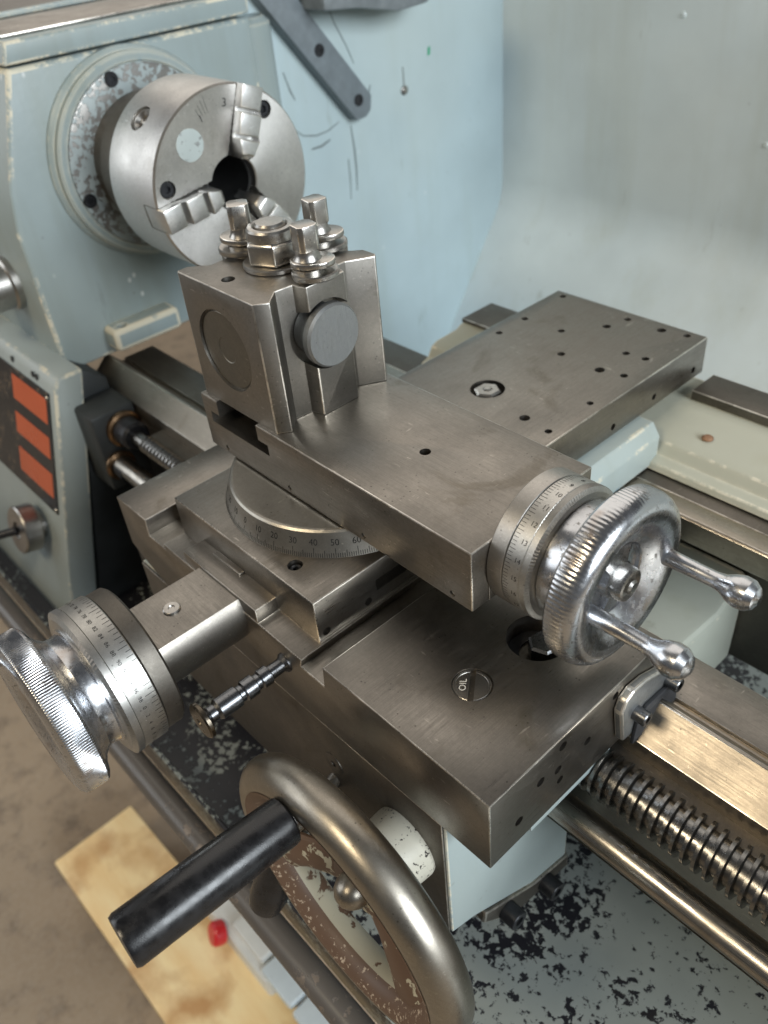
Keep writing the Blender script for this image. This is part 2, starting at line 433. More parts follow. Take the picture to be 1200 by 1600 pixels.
pitch = 6.5
bm = bmesh.new(); prof = [(10.6, 0), (10.6, .50), (14.6, .60), (14.6, .90)]; NT_ = 40; n0, n1 = -54, 34
rows = []
for k in range(n0, n1):
    for r, ph in prof:
        rows.append([bm.verts.new(((k + ph + i / NT_) * pitch, 95 + r * math.cos(2 * PI * i / NT_), -72 + r * math.sin(2 * PI * i / NT_))) for i in range(NT_)])
for a in range(len(rows) - 4):
    p, q = rows[a], rows[a + 1]
    for i in range(NT_ - 1): bm.faces.new((p[i], p[i + 1], q[i + 1], q[i]))
    bm.faces.new((rows[a][NT_ - 1], rows[a + 4][0], rows[a + 5][0] if a + 5 < len(rows) else rows[a + 4][0], rows[a + 1][NT_ - 1])) if a + 5 < len(rows) else None
bmesh.ops.recalc_face_normals(bm, faces=bm.faces)
T = thing("lead_screw", (0, 95, -72), "dark steel lead screw with coarse square thread right of the apron", "lead screw")
obj("thread", bm, MSCREW, T, ang=40)
obj("shaft", cyl((0, 95, -72), 'x', 9.5, -352, 230, 32, 0), MSCREW, T)
obj("plain_end", rev([(0, -600), (6.8, -600), (6.8, -520)] + [(6.8 + 1.7 * (k % 4 in (1, 2)), -520 + k * 1.45) for k in range(110)] + [(6.8, -352), (0, -352)], (0, 95, -72), 'x', 32), MSCREW, T, "thin threaded end towards the gearbox")
T = thing("feed_rod", (0, 80, -106), "smooth bright steel feed rod with a keyway, below the lead screw", "feed rod")
obj("shaft", cyl((0, 80, -106), 'x', 10, -600, 330, 48, 1), MROD, T, cut=[box(-560, 340, 66, 73.5, -111, -106.5, 0)])

# ------------------------------------------------------------------ headstock
T = thing("headstock", (-720, 230, -35), "blue grey headstock casting with chipped paint behind the chuck", "headstock")
HX = -645
hp = [(124, 234), (92, 140), (86, 105), (86, -27), (106, -36), (370, -36), (374, 0), (374, 234)]
bm = bmesh.new()
F = [bm.verts.new((HX, y, z)) for y, z in hp]; Bk = [bm.verts.new((HX - 420, y, z)) for y, z in hp]
bm.faces.new(F); bm.faces.new(Bk[::-1])
for i in range(len(hp)): bm.faces.new((F[i], Bk[i], Bk[(i + 1) % len(hp)], F[(i + 1) % len(hp)]))
bmesh.ops.recalc_face_normals(bm, faces=bm.faces); bevel(bm, 4, 3)
HB = obj("casting", bm, MPAINTH, T)
obj("corner_column", rev([(0, -40), (26, -40), (26, 225), (20, 231), (0, 231)], (-672, 384, 0), 'z', 40), MPAINTH, T)
CV = obj("top_cover", prism([(122, 236.5), (374, 236.5), (374, 254), (128, 254)], 'x', HX + 1.5, HX - 420, 2.5, 3), MPAINTH, T)
obj("top_plate", box(HX - 16, HX - 300, 134, 372, 254.4, 257, 1), MS, CV, "bare steel plate on the cover")
obj("rim_strip", box(HX - 130, HX - 122, 150, 372, 257.3, 262, 1), MPAINTH, CV)
AX = Vector((0, 226, 141))
def cx(x): return (x, AX.y, AX.z)
NOSE = obj("spindle_boss", rev([(0, -30), (95, -30), (94, 3), (91.5, 7), (90, 8), (90, 14), (88, 16), (82, 16.2), (81, 14.5), (0, 14.5)], cx(HX), 'x', 96), MPAINTH, T)
obj("flange_plate", rev([(0, 13), (80.5, 13), (80.5, 16.5), (79, 17.2), (50, 17.2), (0, 17.2)], cx(HX), 'x', 96), MFLG, T, "steel flange with paint flaked off")
obj("spindle_nose", rev([(0, 10), (58, 10), (58, 40), (64, 42), (64, 80), (0, 80)], cx(HX), 'x', 64), MSD, T)
for a in (106, 196, 286, 16):
    a = math.radians(a); c = (HX + 17.2, AX.y + 74.5 * math.cos(a), AX.z + 74.5 * math.sin(a))
    cap_screw("flange_screw", c, 'x', 1, 6.3, 2.5, T)
obj("mounting_foot", prism([(136, -27), (136, -4), (212, -4), (212, -27)], 'x', HX - 2, HX + 24, 5, 3), MPAINTH, T,
    "chipped foot of the casting", cut=[hole((HX + 14, 150, -4), 'z', 6, 18)])
HUBC = (-712, 86, 44)
hub = obj("lever_hub", rev([(0, 2), (27, 2), (27, -6), (24, -8), (24, -42), (22, -44), (0, -44)], HUBC, 'y', 48), MBR, T, "bright turned hub of a lever")

# ------------------------------------------------------------------ chuck
T = thing("lathe_chuck", (-563, 226, 141), "three jaw lathe chuck of turned steel on the headstock spindle", "chuck")
CX0, CXF, CR = -563, -488, 76.5
cut = []
ANG = [68, 188, 308]
for a in ANG:
    M = Matrix.Translation(cx(0)) @ Matrix.Rotation(math.radians(a), 4, 'X')
    cut.append(xf(box(CXF - 22, CXF + 5, 14, 90, -10.4, 10.4, 0), M))
body = rev([(22, CX0 + 0.), (CR - 2, CX0), (CR, CX0 + 2), (CR, CXF - 1.5), (CR - 1.5, CXF), (23, CXF), (22, CXF - 1)], (0, AX.y, AX.z), 'x', 128, closed=True)
ka = math.radians(131)
for q in (131, 251, 11):
    kd = Vector((0, math.cos(math.radians(q)), math.sin(math.radians(q))))
    cut.append(rev([(0, 70), (11, 70), (11, 90), (0, 90)], Vector((-531, AX.y, AX.z)), kd, 32))
for q in (50, 170, 290):
    q = math.radians(q); cut.append(hole((CXF, AX.y + 64 * math.cos(q), AX.z + 64 * math.sin(q)), 'x', 7.2, 9))
CB = obj("chuck_body", body, MCHT, T, cut=cut)
for q in (131, 251, 11):
    kd = Vector((0, math.cos(math.radians(q)), math.sin(math.radians(q))))
    kc = Vector((-531, AX.y, AX.z))
    obj("key_pinion", rev([(6, 60), (10.6, 60), (10.6, 73.5), (9.6, 74.6), (7.8, 74.6), (6, 72)], kc, kd, 32, closed=True), MBR, T,
        cut=None)
    obj("square_socket", rev([(0, 62), (6.4, 62), (6.4, 67), (0, 67)], kc, kd, 24), MHOLE, T)
for q in (50, 170, 290):
    q = math.radians(q); c = (CXF - 5.5, AX.y + 64 * math.cos(q), AX.z + 64 * math.sin(q))
    cap_screw("cap_screw", c, 'x', 1, 6.2, 4.4, T)
obj("bore", rev([(0, CX0 + 1), (21.9, CX0 + 1), (21.9, CXF - 9), (20.6, CXF - 9), (20.6, CX0 + 3), (0, CX0 + 3)], (0, AX.y, AX.z), 'x', 48), MHOLE, T)  # added black cup, its colour is the shade inside the chuck bore
q = math.radians(132)
obj("plug", rev([(0, -2), (12.5, -2), (12.5, .25), (11.8, .4), (0, .4)], (CXF, AX.y + 52 * math.cos(q), AX.z + 52 * math.sin(q)), 'x', 40),
    flaked("pale_plug", (.47, .52, .50), (.26, .27, .26), -.05, .08, 260), T, "pale round plug in the chuck face")
for a in ANG:
    M = Matrix.Translation(cx(CXF)) @ Matrix.Rotation(math.radians(a), 4, 'X')
    # jaw profile in (x, r)
    jp = [(-21, 20), (11, 20), (15, 24), (15, 35), (4, 35.6), (4, 38), (12.5, 38.6), (12.5, 55), (2.5, 55.6), (2.5, 58), (9.5, 58.6), (9.5, 76), (-21, 76)]
    jb = bmesh.new()
    A = [jb.verts.new((x, r, -9.8)) for x, r in jp]; B = [jb.verts.new((x, r, 9.8)) for x, r in jp]
    for V in (A, B):   # nose of the jaw tapers to a narrow gripping edge
        for i in (0, 1): V[i].co.z *= .45
        V[2].co.z *= .62
    jb.faces.new(A); jb.faces.new(B[::-1])
    for i in range(len(jp)): jb.faces.new((A[i], B[i], B[(i + 1) % len(jp)], A[(i + 1) % len(jp)]))
    bmesh.ops.triangulate(jb, faces=[f for f in jb.faces if len(f.verts) > 4])
    bmesh.ops.recalc_face_normals(jb, faces=jb.faces); bevel(jb, .8, 2, 40)
    obj("jaw", xf(jb, M), MCHF, T)
    tb = bmesh.new()
    for k in range(9):
        for s in (-1, 1):
            c = box(-19, -.5, 24 + k * 5.5, 26.6 + k * 5.5, s * 9.6, s * 10.3, 0); me = bpy.data.meshes.new("j"); c.to_mesh(me); c.free(); tb.from_mesh(me)
    obj("jaw_teeth", xf(tb, M), MBR, T, stuff=True)
bm = bmesh.new()
def cface(yy, zz, up):
    u = Vector((0, math.cos(up), math.sin(up))); r = Vector((0, u.z, -u.y))
    r = -r if r.y < 0 else r
    return lambda a, b: Vector((CXF + .12, AX.y + yy, AX.z + zz)) + r * a + u * b
put_text(bm, "3", 9, cface(4, 62, math.radians(80)))
put_text(bm, "1", 8, cface(-20, 55, math.radians(105)))
for k in range(10): put_quad(bm, cface(11.2 - k * .4 * 2.3 * .55, 58 - k * 3.4, math.radians(68)), -1.5, 1.0, -.16, .16)
for k in range(4): put_quad(bm, cface(-14 - k * 3, 66 - k * 1.6, math.radians(100 + k * 5)), -.15, .15, -8 + k, 5 - k)
obj("engraving", bm, MMARK, T)

# ------------------------------------------------------------------ splash guard, bracket
T = thing("splash_guard", (-300, 700, -300), "large pale painted splash guard behind the lathe", "splash guard")
obj("side_panel", prism([(372, -300), (640, -300), (793, -67), (793, 420), (372, 420)], 'x', -684, -681, .5), MPANEL, T, "blue grey side panel")
out, inn = [(790, 420), (790, -34)], [(793, 420), (793, -34)]
t0 = Vector((0, -1)); t1 = Vector((-168, -235.5)).normalized()
pA = Vector((790, -34)); pC = Vector((790, -64.5)); pB = pC + t1 * 30.5
for k in range(1, 13):
    u = k / 12; q = pA * (1 - u) ** 2 + pC * 2 * u * (1 - u) + pB * u * u
    out.append(tuple(q)); inn.append((q.x + 3, q.y - 1.2 * u))
out.append((622, -300)); inn.append((625, -301.5))
obj("back_panel", prism(out + inn[::-1], 'x', -681, 900, 0), MSPLASH, T, "pale sheet bent forward towards the bed", ang=40)
for xx, zz in ((-420, 180), (-150, 230), (-300, 60)):
    obj("rivet_head", rev([(0, 1.6), (2.6, 1.1), (3.4, 0), (0, 0)], (xx, 790, zz), Vector((0, -1, 0)), 16), MSPLASH, T)
for y, z, r in ((607, 116, 5.5),):
    obj("screw_head", rev([(0, 4), (r * .6, 3.4), (r, 1.5), (r, 0), (0, 0)], (-681, y, z), 'x', 24), MBR, T)
MSCUFF = plain("panel_scuff", (.17, .20, .20), .6)
def scuff(pts, w):
    L_ = [Vector(p) for p in pts]; up, dn = [], []
    for i_, p in enumerate(L_):
        d_ = (L_[min(i_ + 1, len(L_) - 1)] - L_[max(i_ - 1, 0)]).normalized(); n_ = Vector((-d_.y, d_.x))
        ww = w * (.35 + .65 * math.sin(PI * (i_ + .3) / (len(L_) - .4)))
        up.append(tuple(p + n_ * ww)); dn.append(tuple(p - n_ * ww))
    obj("scuff_mark", prism(up + dn[::-1], 'x', -680.98, -680.6, 0), MSCUFF, T)
scuff([(432, 112), (446, 101), (464, 97), (482, 98), (500, 104)], .9)
scuff([(455, 84), (470, 84), (484, 88)], 1.6)
scuff([(517, 96), (519, 70), (519, 44), (517, 20)], 1.3)
scuff([(508, 60), (508, 40), (506, 12)], 1.0)
scuff([(541, 118), (550, 126), (553, 133)], 1.2)
scuff([(498, 232), (508, 205), (522, 180), (531, 160)], .8)
scuff([(430, 170), (436, 150), (441, 140)], 1.1)
obj("scuff_mark", prism([(606.3, 122), (608.5, 122), (607.8, 142), (606.6, 142)], 'x', -681, -680.6, 0), plain("scuff", (.16, .17, .16), .6), T)
obj("paint_spot", prism([(650, 146), (654, 147), (655, 156), (651, 155)], 'x', -681, -680.6, 0), plain("green_paint", (.02, .30, .15), .4), T, "green paint spot")
T = thing("guard_bracket", (-672, 480, 110), "dark grey bolted bracket bar hanging on the blue side panel", "bracket")
d = Vector((100, -118)).normalized(); nn = Vector((d.y, -d.x))
p0 = Vector((408, 262)); p1 = Vector((527, 115)); hw = 17
poly = [p0 - nn * hw, p1 - nn * hw - d * 1, p1 - nn * (hw - 12) + d * 9, p1 + nn * (hw - 12) + d * 9, p1 + nn * hw, p0 + nn * hw]
obj("bar", prism([tuple(p) for p in poly], 'x', -681, -664, 1.2), plain("grey_hammer_paint", (.15, .175, .19), .45, 0, .12, 90), T)
for tt in (.93, .52):
    c = p0 + (p1 - p0) * tt
    cap_screw("bolt", (-664, c.x, c.y), 'x', 1, 6.5, 1.5, T)
obj("arm", prism([(455, 226), (500, 222), (560, 210), (604, 212), (618, 228), (618, 262), (455, 262)], 'x', -681, -628, 3), plain("grey_casting", (.20, .22, .23), .45, .2, .2, 60), T)

# ------------------------------------------------------------------ feed gearbox
T = thing("feed_gearbox", (-700, 60, -330), "grey feed gearbox with orange striped plate below the headstock", "gearbox")
def gy(z): return 55 + .27 * (z + 25)
gp = [(gy(-16) + 4, -16), (gy(-24), -26), (gy(-330), -330), (gy(-330) + 32, -330), (88, -16)]
obj("casing", prism(gp, 'x', -1100, -601, 3, 3), MGREY, T)
obj("rear_housing", prism([(90, -22), (14, -330), (112, -330), (112, -40)], 'x', -1100, -612, 2), MOILYSHADE, T, "oily rear housing with shade painted into its dark colour")
obj("bearing_block", box(-612, -566, 66, 113, -136, -50, 4), MOILYSHADE, T)
obj("collar", rev([(0, 0), (17, 0), (18.5, 2), (18.5, 6), (16, 8), (0, 8)], (-566, 95, -72), 'x', 48), MBRZ, T, "bronze collar of the lead screw")
obj("coupling", rev([(0, 8), (14.5, 8), (14.5, 26), (12, 29), (0, 29)], (-566, 95, -72), 'x', 48), MDARK, T)
obj("collar", rev([(0, 0), (14, 0), (15.5, 2), (15.5, 5), (13, 7), (0, 7)], (-566, 80, -108), 'x', 48), MBRZ, T, "bronze collar of the feed rod")
obj("coupling", rev([(0, 7), (11, 7), (11, 24), (0, 24)], (-566, 80, -108), 'x', 48), MDARK, T)
gn = Vector((0, -1, .27)).normalized(); gu = Vector((0, .27, 1)).normalized()
def gpt(x, z, h): return Vector((x, gy(z), z)) + gn * h
def gplate(x0, x1, z0, z1, h0, h1, sk=0.0):
    bm = bmesh.new(); V = []
    for h in (h0, h1):
        V += [bm.verts.new(gpt(x, z, h)) for x, z in ((x0, z0 + sk), (x1, z0), (x1, z1), (x0, z1 + sk))]
    for f in ((3, 2, 1, 0), (4, 5, 6, 7), (0, 1, 5, 4), (1, 2, 6, 5), (2, 3, 7, 6), (3, 0, 4, 7)): bm.faces.new([V[i] for i in f])
    bmesh.ops.recalc_face_normals(bm, faces=bm.faces); return bm
LP = obj("label_plate", gplate(-860, -614, -162, -33, -.2, 1.2), MLBLK, T, "worn black plate with orange stripes")
for za, zb in ((-66, -40), (-103, -80), (-146, -119)):
    obj("orange_stripe", gplate(-702, -620, za, zb, 1.2, 1.5), MORANGE, LP)
for z in (-38, -158):
    obj("rivet", rev([(0, 2.2), (1.8, 1.9), (2.6, 1), (2.6, 0), (0, 0)], gpt(-617, z, .8), gn, 14), MBR, LP)
for x, z in ((-700, -29), (-650, -29), (-641, -29)):
    obj("rivet_hole", rev([(0, -.1), (3.4, -.1), (3.4, .3), (0, .3)], gpt(x, z + 4, 0), gn, 16), MHOLE, T)
kc = gpt(-664, -196, 0)
KN = obj("selector_knob", rev([(0, -1), (15, -1), (15, 6), (25, 7), (26.5, 8.5), (26.5, 25), (25, 26.5), (10, 26.5), (8, 24), (0, 24)], kc, gn, 56), MBR, T)
obj("knob_lever", cyl(kc + gn * 26, Vector((-.55, -.8, -.15)), 4.5, 0, 90, 20, 1), MDARK, KN)

# ------------------------------------------------------------------ carriage
T = thing("carriage", (-180, 70, -170), "ground steel carriage saddle with painted apron, riding on the bed", "carriage")
sp = [(0, 0), (-124, 0), (-126, -17.5), (-147.5, -17.5), (-145.5, -10.6), (-301, -10.6), (-299, -15), (-322.5, -15), (-320.5, 0), (-362, 0), (-362, -44), (-346, -52), (-318, -62), (-200, -62), (-36, -56.5), (0, -55.5)]
cut = [hole((-52, 98, 0), 'z', 17.5, 14, seg=48), hole((-74.7 * .75 + .5, 48.5, 0), 'z', 11.3, 3.2, seg=40)]
for y, z, r in ((99.5, -8, 2.6), (77, -25, 2.8), (55.2, -7.9, 3.0), (52.3, -25, 2.8), (54.6, -36, 2.5), (38.2, -20.6, 3.0), (21.8, -36.9, 3.0)):
    cut.append(hole((0, y, z), 'x', r, 9, seg=20))
cut.append(prism([(120, -56), (120, -52), (135, -36), (150, -52), (150, -70), (120, -70)], 'x', -380, 5, 0))
SAD = obj("saddle", prism(sp, 'y', 0, 144, .7), MSY, T, cut=cut)
for y, z, r in ((99.5, -8, 2.3), (77, -25, 2.5), (55.2, -7.9, 2.7), (52.3, -25, 2.5), (54.6, -36, 2.2), (38.2, -20.6, 2.7), (21.8, -36.9, 2.7)):
    obj("grub_screw", cyl((-3.2, y, z), 'x', r, -4, 0, 16, .4), MDARK, SAD, cut=[sock((-3.2, y, z), 'x', r * .5, 2.0, 0, 1)])
obj("bridge", prism([(-312, -13), (-138, -13), (-131, -24), (-131, -48), (-318, -48), (-318, -24)], 'y', 144.2, 345, 2, 2), MCREAM2, T)
obj("dovetail_way", prism([(-297, -10.8), (-150, -10.8), (-158, -14), (-289, -14)], 'y', 144.2, 392, .4), MSY, T)
rw = [(333, -49), (335, -43), (344, -40), (349, -31), (356, -28), (384, -27), (390, -24), (396, -23), (438, -23), (440, -25), (440, -49)]
obj("rear_wing", prism(rw, 'x', -388, 60, 1.8, 3), MCREAM, T, "cream rear wing with chipped blue paint")
obj("rear_pad", box(-142, 60, 404, 437, -22.8, -14, .8), MSD, T)
obj("rear_pad", box(-388, -302, 393, 437, -22.8, -18.5, .8), MSD, T)
obj("rivet", rev([(0, 1.6), (3, 1.2), (4.5, 0), (4.5, -1), (0, -1)], (-104, 368, -25.8), 'z', 20), plain("rusty_rivet", (.30, .17, .10), .5, .5), T, "rusty rivet head")
# oil plug with a slot and OIL cast into it
oc = (-56, 48.5, -1.0)
slot = box(oc[0] - 14, oc[0] + 14, oc[1] - 1.6, oc[1] + 1.6, -3.4, 3, 0)
slot = xf(slot, Matrix.Translation(oc) @ Matrix.Rotation(math.radians(128), 4, 'Z') @ Matrix.Translation(-Vector(oc)))
OP = obj("oil_plug", rev([(0, -3), (10.7, -3), (10.7, -.3), (10.2, .1), (9.2, .1), (9, -.25), (0, -.25)], oc, 'z', 48), MBR, T, cut=[slot])
obj("slot_floor", xf(box(oc[0] - 9.5, oc[0] + 9.5, oc[1] - 1.55, oc[1] + 1.55, -3.9, -3.3, 0), Matrix.Translation(oc) @ Matrix.Rotation(math.radians(128), 4, 'Z') @ Matrix.Translation(-Vector(oc))), MHOLE, OP)  # added dark strip, paints the shade at the bottom of the slot
bm = bmesh.new(); ta = math.radians(128)
def opf(a, b):
    u = Vector((math.cos(ta), math.sin(ta), 0)); w = Vector((-math.sin(ta), math.cos(ta), 0))
    return Vector(oc) + u * a + w * (b + 4.7) + Vector((0, 0, -.10))
put_text(bm, "OIL", 5.4, opf)
obj("lettering", bm, MPALE, OP)
# clamp bolt in the big counterbore
cb = (-51, 88, -14)
obj("clamp_bolt", rev([(0, 0), (9.5, 0), (9.5, 9.5), (8.2, 11), (0, 11)], (-48, 99.5, -12), 'z', 6, rot=.35), MSTEM, T)
obj("bore_lining", rev([(17.2, -13.9), (17.2, -12.5), (10, -12.5), (10, -13.9)], (-52, 98, 0), 'z', 48, closed=True), MDARK, T)
# wiper on the right face
wp = [(103, -46), (98, -18), (101, -10), (108, -6.5), (120, -8), (150, -20), (158, -30), (160, -38), (157, -46), (148, -48), (135.5, -33.5), (121, -48)]
obj("painted_lip", box(-34, -1.5, 34, 104, -64, -55.9, 1), MPAINT, T)
WP = obj("way_wiper", prism([(p[0], p[1]) for p in wp], 'x', .15, 6, 1.6, 3), MTPG, T, "steel wiper plate with rounded corners")
obj("wiper_felt", prism([(110, -53), (112, -36), (120, -28), (146, -30), (152, -38), (153, -52), (148, -51.2), (135.5, -36), (119.5, -51.5)], 'x', 6.1, 8.4, .6), MRUB, WP)
for y, z in ((112, -28), (143, -27)):
    cap_screw("cap_screw", (6, y, z), 'x', 1, 4.4, 8, WP, MSTEM)
# apron
ap = [(2, -62.5), (2, -178), (22, -186), (80, -222), (118, -232), (118, -150), (100, -62.5)]
obj("apron", prism(ap, 'x', -360, -34, 1.2), MPAINT, T, cut=[box(-640, 0, 60, 106, -118, -58, 0)])
obj("apron_front", prism([(-358, -62.3), (-200, -62.3), (-35.2, -56.9), (-35.2, -176), (-358, -176)], 'y', .3, 2.4, .5), MSD, T, "steel front plate of the apron")
obj("lower_plate", prism([(60, -240), (30, -208), (32, -196), (84, -226), (122, -236), (122, -252)], 'x', -33.5, -60, 2), MSD, T)
for y, z in ((52, -219), (94, -238)):
    cap_screw("cap_screw", (-33.5, y, z), 'x', 1, 7.5, 12, T)
PC = (-132, .3, -97)
obj("plug_screw", rev([(0, 0), (8.5, 0), (8.5, -.5), (7.8, -.8), (2.2, -.8), (2.2, .4), (0, .4)], PC, 'y', 32), MSD, T)
obj("shaft_boss", rev([(0, 0), (23, 0), (23.5, -2), (22.5, -20), (20, -22.5), (0, -22.5)], (-66, .3, -107), 'y', 56), MWHITEP, T, "speckled cream boss behind the handwheel")
obj("clamp_plate", box(-480, -366, 40, 60, -230, -130, 3), MSD, T)

# spring plunger
T = thing("pull_knob", (-165, 0, -27), "slim steel pull knob with round button end on the saddle front", "knob")
PKC = (-165, 0, -27)
obj("stem", rev([(0, .5), (6.5, .5), (6.5, -1), (4.6, -3), (4.6, -12), (6.2, -13), (6.2, -19), (5, -20), (5, -22.5), (6.6, -23.5), (6.6, -31), (5.2, -32), (5.2, -34.5), (6.6, -35.5), (6.6, -49), (5, -51), (5, -55), (7, -57.5), (0, -57.5)], PKC, 'y', 40), MSTEM, T)
obj("button", rev([(0, -57), (9.5, -57.5), (11.5, -58.5), (11.5, -60.5), (10.5, -61.5), (2.5, -61.8), (2, -60.8), (0, -60.8)], PKC, 'y', 40), plain("tarnished_button", (.13, .11, .085), .3, 1.0, .3, 200), T, "tarnished round button")

# black ball lever under the apron wheel
T = thing("lever_knob", (-141, -56, -180), "black rounded lever knob below the long black handle", "lever")
obj("grip", rev([(0, -26), (7, -24), (11.5, -18), (13, -9), (13, 4), (11, 30), (8, 34), (0, 34)], (-141, -60, -181), Vector((.15, .35, .9)), 36), MBLK, T)
obj("lever_arm", cyl((-139, -57, -160), Vector((.05, .75, .55)), 5, 0, 85, 20, .5), MSD, T)

# ------------------------------------------------------------------ cross slide
T = thing("cross_slide", (-223, 222, -10), "long flat cross slide plate drilled with many small holes", "cross slide")
holes = [(-287.6, 421, 3), (-285.6, 365.7, 3), (-285.6, 332.1, 3), (-246.8, 366.6, 3), (-222.1, 395.9, 3.4), (-216.1, 417, 3), (-183.1, 417, 3.8), (-162, 421, 3), (-221.8, 334.7, 3.2), (-182.8, 366.8, 3), (-166, 368.6, 3), (-182.9, 332.5, 4), (-163.5, 336.6, 3), (-159.1, 288.3, 2.6), (-182.7, 242.7, 4), (-158.7, 239.8, 2.8), (-182.1, 30.2, 4.8)]
cut = [hole((x, y, 21.5), 'z', r, 8, seg=24) for x, y, r in holes] + [hole((-231, 256.5, 21.5), 'z', 13.5, 9, seg=48)]
for y, z, r in ((413, -1.5, 2.8), (357.5, -1.1, 2.6), (304.2, -2.4, 2.8), (55.8, -5, 2.8), (22.6, -5.2, 2.8)):
    cut.append(hole((-148, y, z), 'x', r, 8, seg=20))
cut.append(box(-160, -140, 63, 170, -1, 7.5, 0))
CS = obj("plate", box(-299, -148, 16.4, 429, -10.4, 21.5, .8), MSY, T, cut=cut)
for x, y, r in holes:
    obj("socket_screw", cyl((x, y, 17.5), 'z', r * .84, -2.5, 1.2 if r > 4.5 else 0, 20, .4), MDARK, CS, cut=[sock((x, y, 17.5), 'z', r * .42, 2.2, 1.2 if r > 4.5 else 0, 1)])
NUT = obj("clamp_nut", rev([(0, 0), (10.8, 0), (10.8, 7.4), (9, 8.8), (4, 8.8), (3.4, 7.8), (0, 7.8)], (-231, 256.5, 12.6), 'z', 6, rot=.5), MBR, T)
obj("stud_end", rev([(0, 0), (3, 0), (3, 1.2), (2.2, 1.9), (0, 1.9)], (-231, 256.5, 20.4), 'z', 24), MBR, NUT)
obj("nut_block", box(-271, -189, .4, 17.4, -10.4, 0, .6), MS, T, "small steel block across the front end")
obj("gib_strip", box(-252, -222, 12.2, 16.2, .05, 1.6, .2), MS, T)
# screw boss with a flat top
bm = rev([(0, 0), (27, 0), (27, -62), (0, -62)], (-229, .3, -18), 'y', 96)
bs = obj("screw_boss", bm, MS, T, "round steel boss with a milled flat top", cut=[box(-270, -190, -70, 5, -2, 20, 0)])
obj("oiler", rev([(0, 0), (5.6, 0), (5.6, .8), (5, 1.3), (2.2, 1.3), (1.8, .6), (0, .6)], (-231, -33, -2), 'z', 28), MBR, bs)

# ------------------------------------------------------------------ cross slide handwheel
def knurl_fn(amp, n): return lambda r, t, i: r
def dial_ring(c, axis, r, t0, t1, n, sgn, kn_t0, kn_t1, parent, mat):
    pass
T = thing("cross_slide_handwheel", (-229, -60, -18), "chromed handwheel with numbered dial at the front of the cross slide", "handwheel")
HC = (-229, 0, -18)
obj("rear_ring", rev([(10, -60.5), (45.5, -60.5), (47, -62), (47, -72), (46.4, -72.6), (10, -72.6)], HC, 'y', 96, closed=True), MSD, T)
DR = 48.4
DL = obj("dial", rev([(10, -73), (DR - .6, -73), (DR, -73.6), (DR, -88.5), (DR - .8, -89), (10, -89)], HC, 'y', 120, closed=True), MDIAL, T, "numbered dial ring")
NK = 240
def kprof(r, t, i): return r + (.75 if (i + int(round((-t - 89) / .7))) % 2 == 0 and r > DR - .2 else 0)
obj("knurl_band", rev([(10, -89)] + [(DR - .1, -89 - .7 * k) for k in range(0, 7)] + [(45, -95), (10, -95)], HC, 'y', NK, closed=True, rfun=kprof), MDIAL, T, ang=4)
bm = bmesh.new(); bm2 = bmesh.new()
def onY(u0):
    # u along circumference (clockwise seen from the front), v along -y from the joint
    def fn(u, v):
        a = u0 + u / DR
        return Vector((HC[0] + (DR + .07) * math.sin(a), -73.6 - v, HC[2] + (DR + .07) * math.cos(a)))
    return fn
for k in range(100):
    a = 2 * PI * k / 100; ln = 6.2 if k % 10 == 0 else (4.6 if k % 2 == 0 else 3.2)
    put_quad(bm, onY(a), -.16, .16, .2, ln)
for k in range(0, 100, 2):
    a = 2 * PI * (k - 78) / 100
    f0 = onY(a); put_text(bm, str(k), 3.4, lambda u, v, f0=f0: f0(u, 9.2 - v))
obj("graduation_marks", bm, MMARK, DL)
RW_ = 52.0
def rk(r, t, i): return r - (.4 if i % 4 == 0 and r > 51.9 else 0)
wp = [(9, -95), (38.5, -95), (38.5, -96.2), (36.5, -97), (35.8, -101), (36.5, -104.5), (39.5, -108), (44, -110.6), (48.6, -112), (51, -113.4), (RW_, -115), (RW_, -126), (51.2, -127.6), (48, -129.6), (43, -130.6), (36, -129), (29, -124), (20, -120), (9, -119)]
obj("wheel", rev(wp, HC, 'y', 800, closed=True, rfun=rk), MCHR, T)
obj("hub_nut", rev([(0, -118), (11, -118), (11, -123), (9, -125), (0, -125)], HC, 'y', 32), MBR, T)
obj("handle_pin", rev([(0, -120), (5, -122), (5, -150), (8, -160), (9, -168), (6, -175), (0, -177)], (-259, 0, 10), 'y', 32), MCHR, T)

# ------------------------------------------------------------------ swivel base and compound slide
T = thing("swivel_base", (-226, 105, 21), "round steel swivel base with engraved degree scale under the top slide", "swivel base")
SC = (-226, 105, 21.6)
SB = obj("disc", rev([(0, 0), (79, 0), (73.6, 15.4), (72.4, 16.6), (71, 17), (0, 17)], SC, 'z', 144), MSWV, T, ang=14)
bm = bmesh.new()
def onS(u0):
    def fn(u, v):   # v up the cone
        k = max(0, min(1, v / 15.4)); r = 79 - 5.4 * k + .06; a = u0 + u / 76
        return Vector((SC[0] + r * math.sin(a), SC[1] - r * math.cos(a), SC[2] + v))
    return fn
for d in range(-90, 100):
    a = math.radians(d - 3); ln = 6.0 if d % 10 == 0 else (4.6 if d % 5 == 0 else 3.0)
    put_quad(bm, onS(a), -.2, .2, .3, ln)
    if d % 10 == 0: put_text(bm, str(abs(d)), 5.6, lambda u, v, a=a: onS(a)(u, v + 9.4))
obj("degree_scale", bm, MMARK, SB)

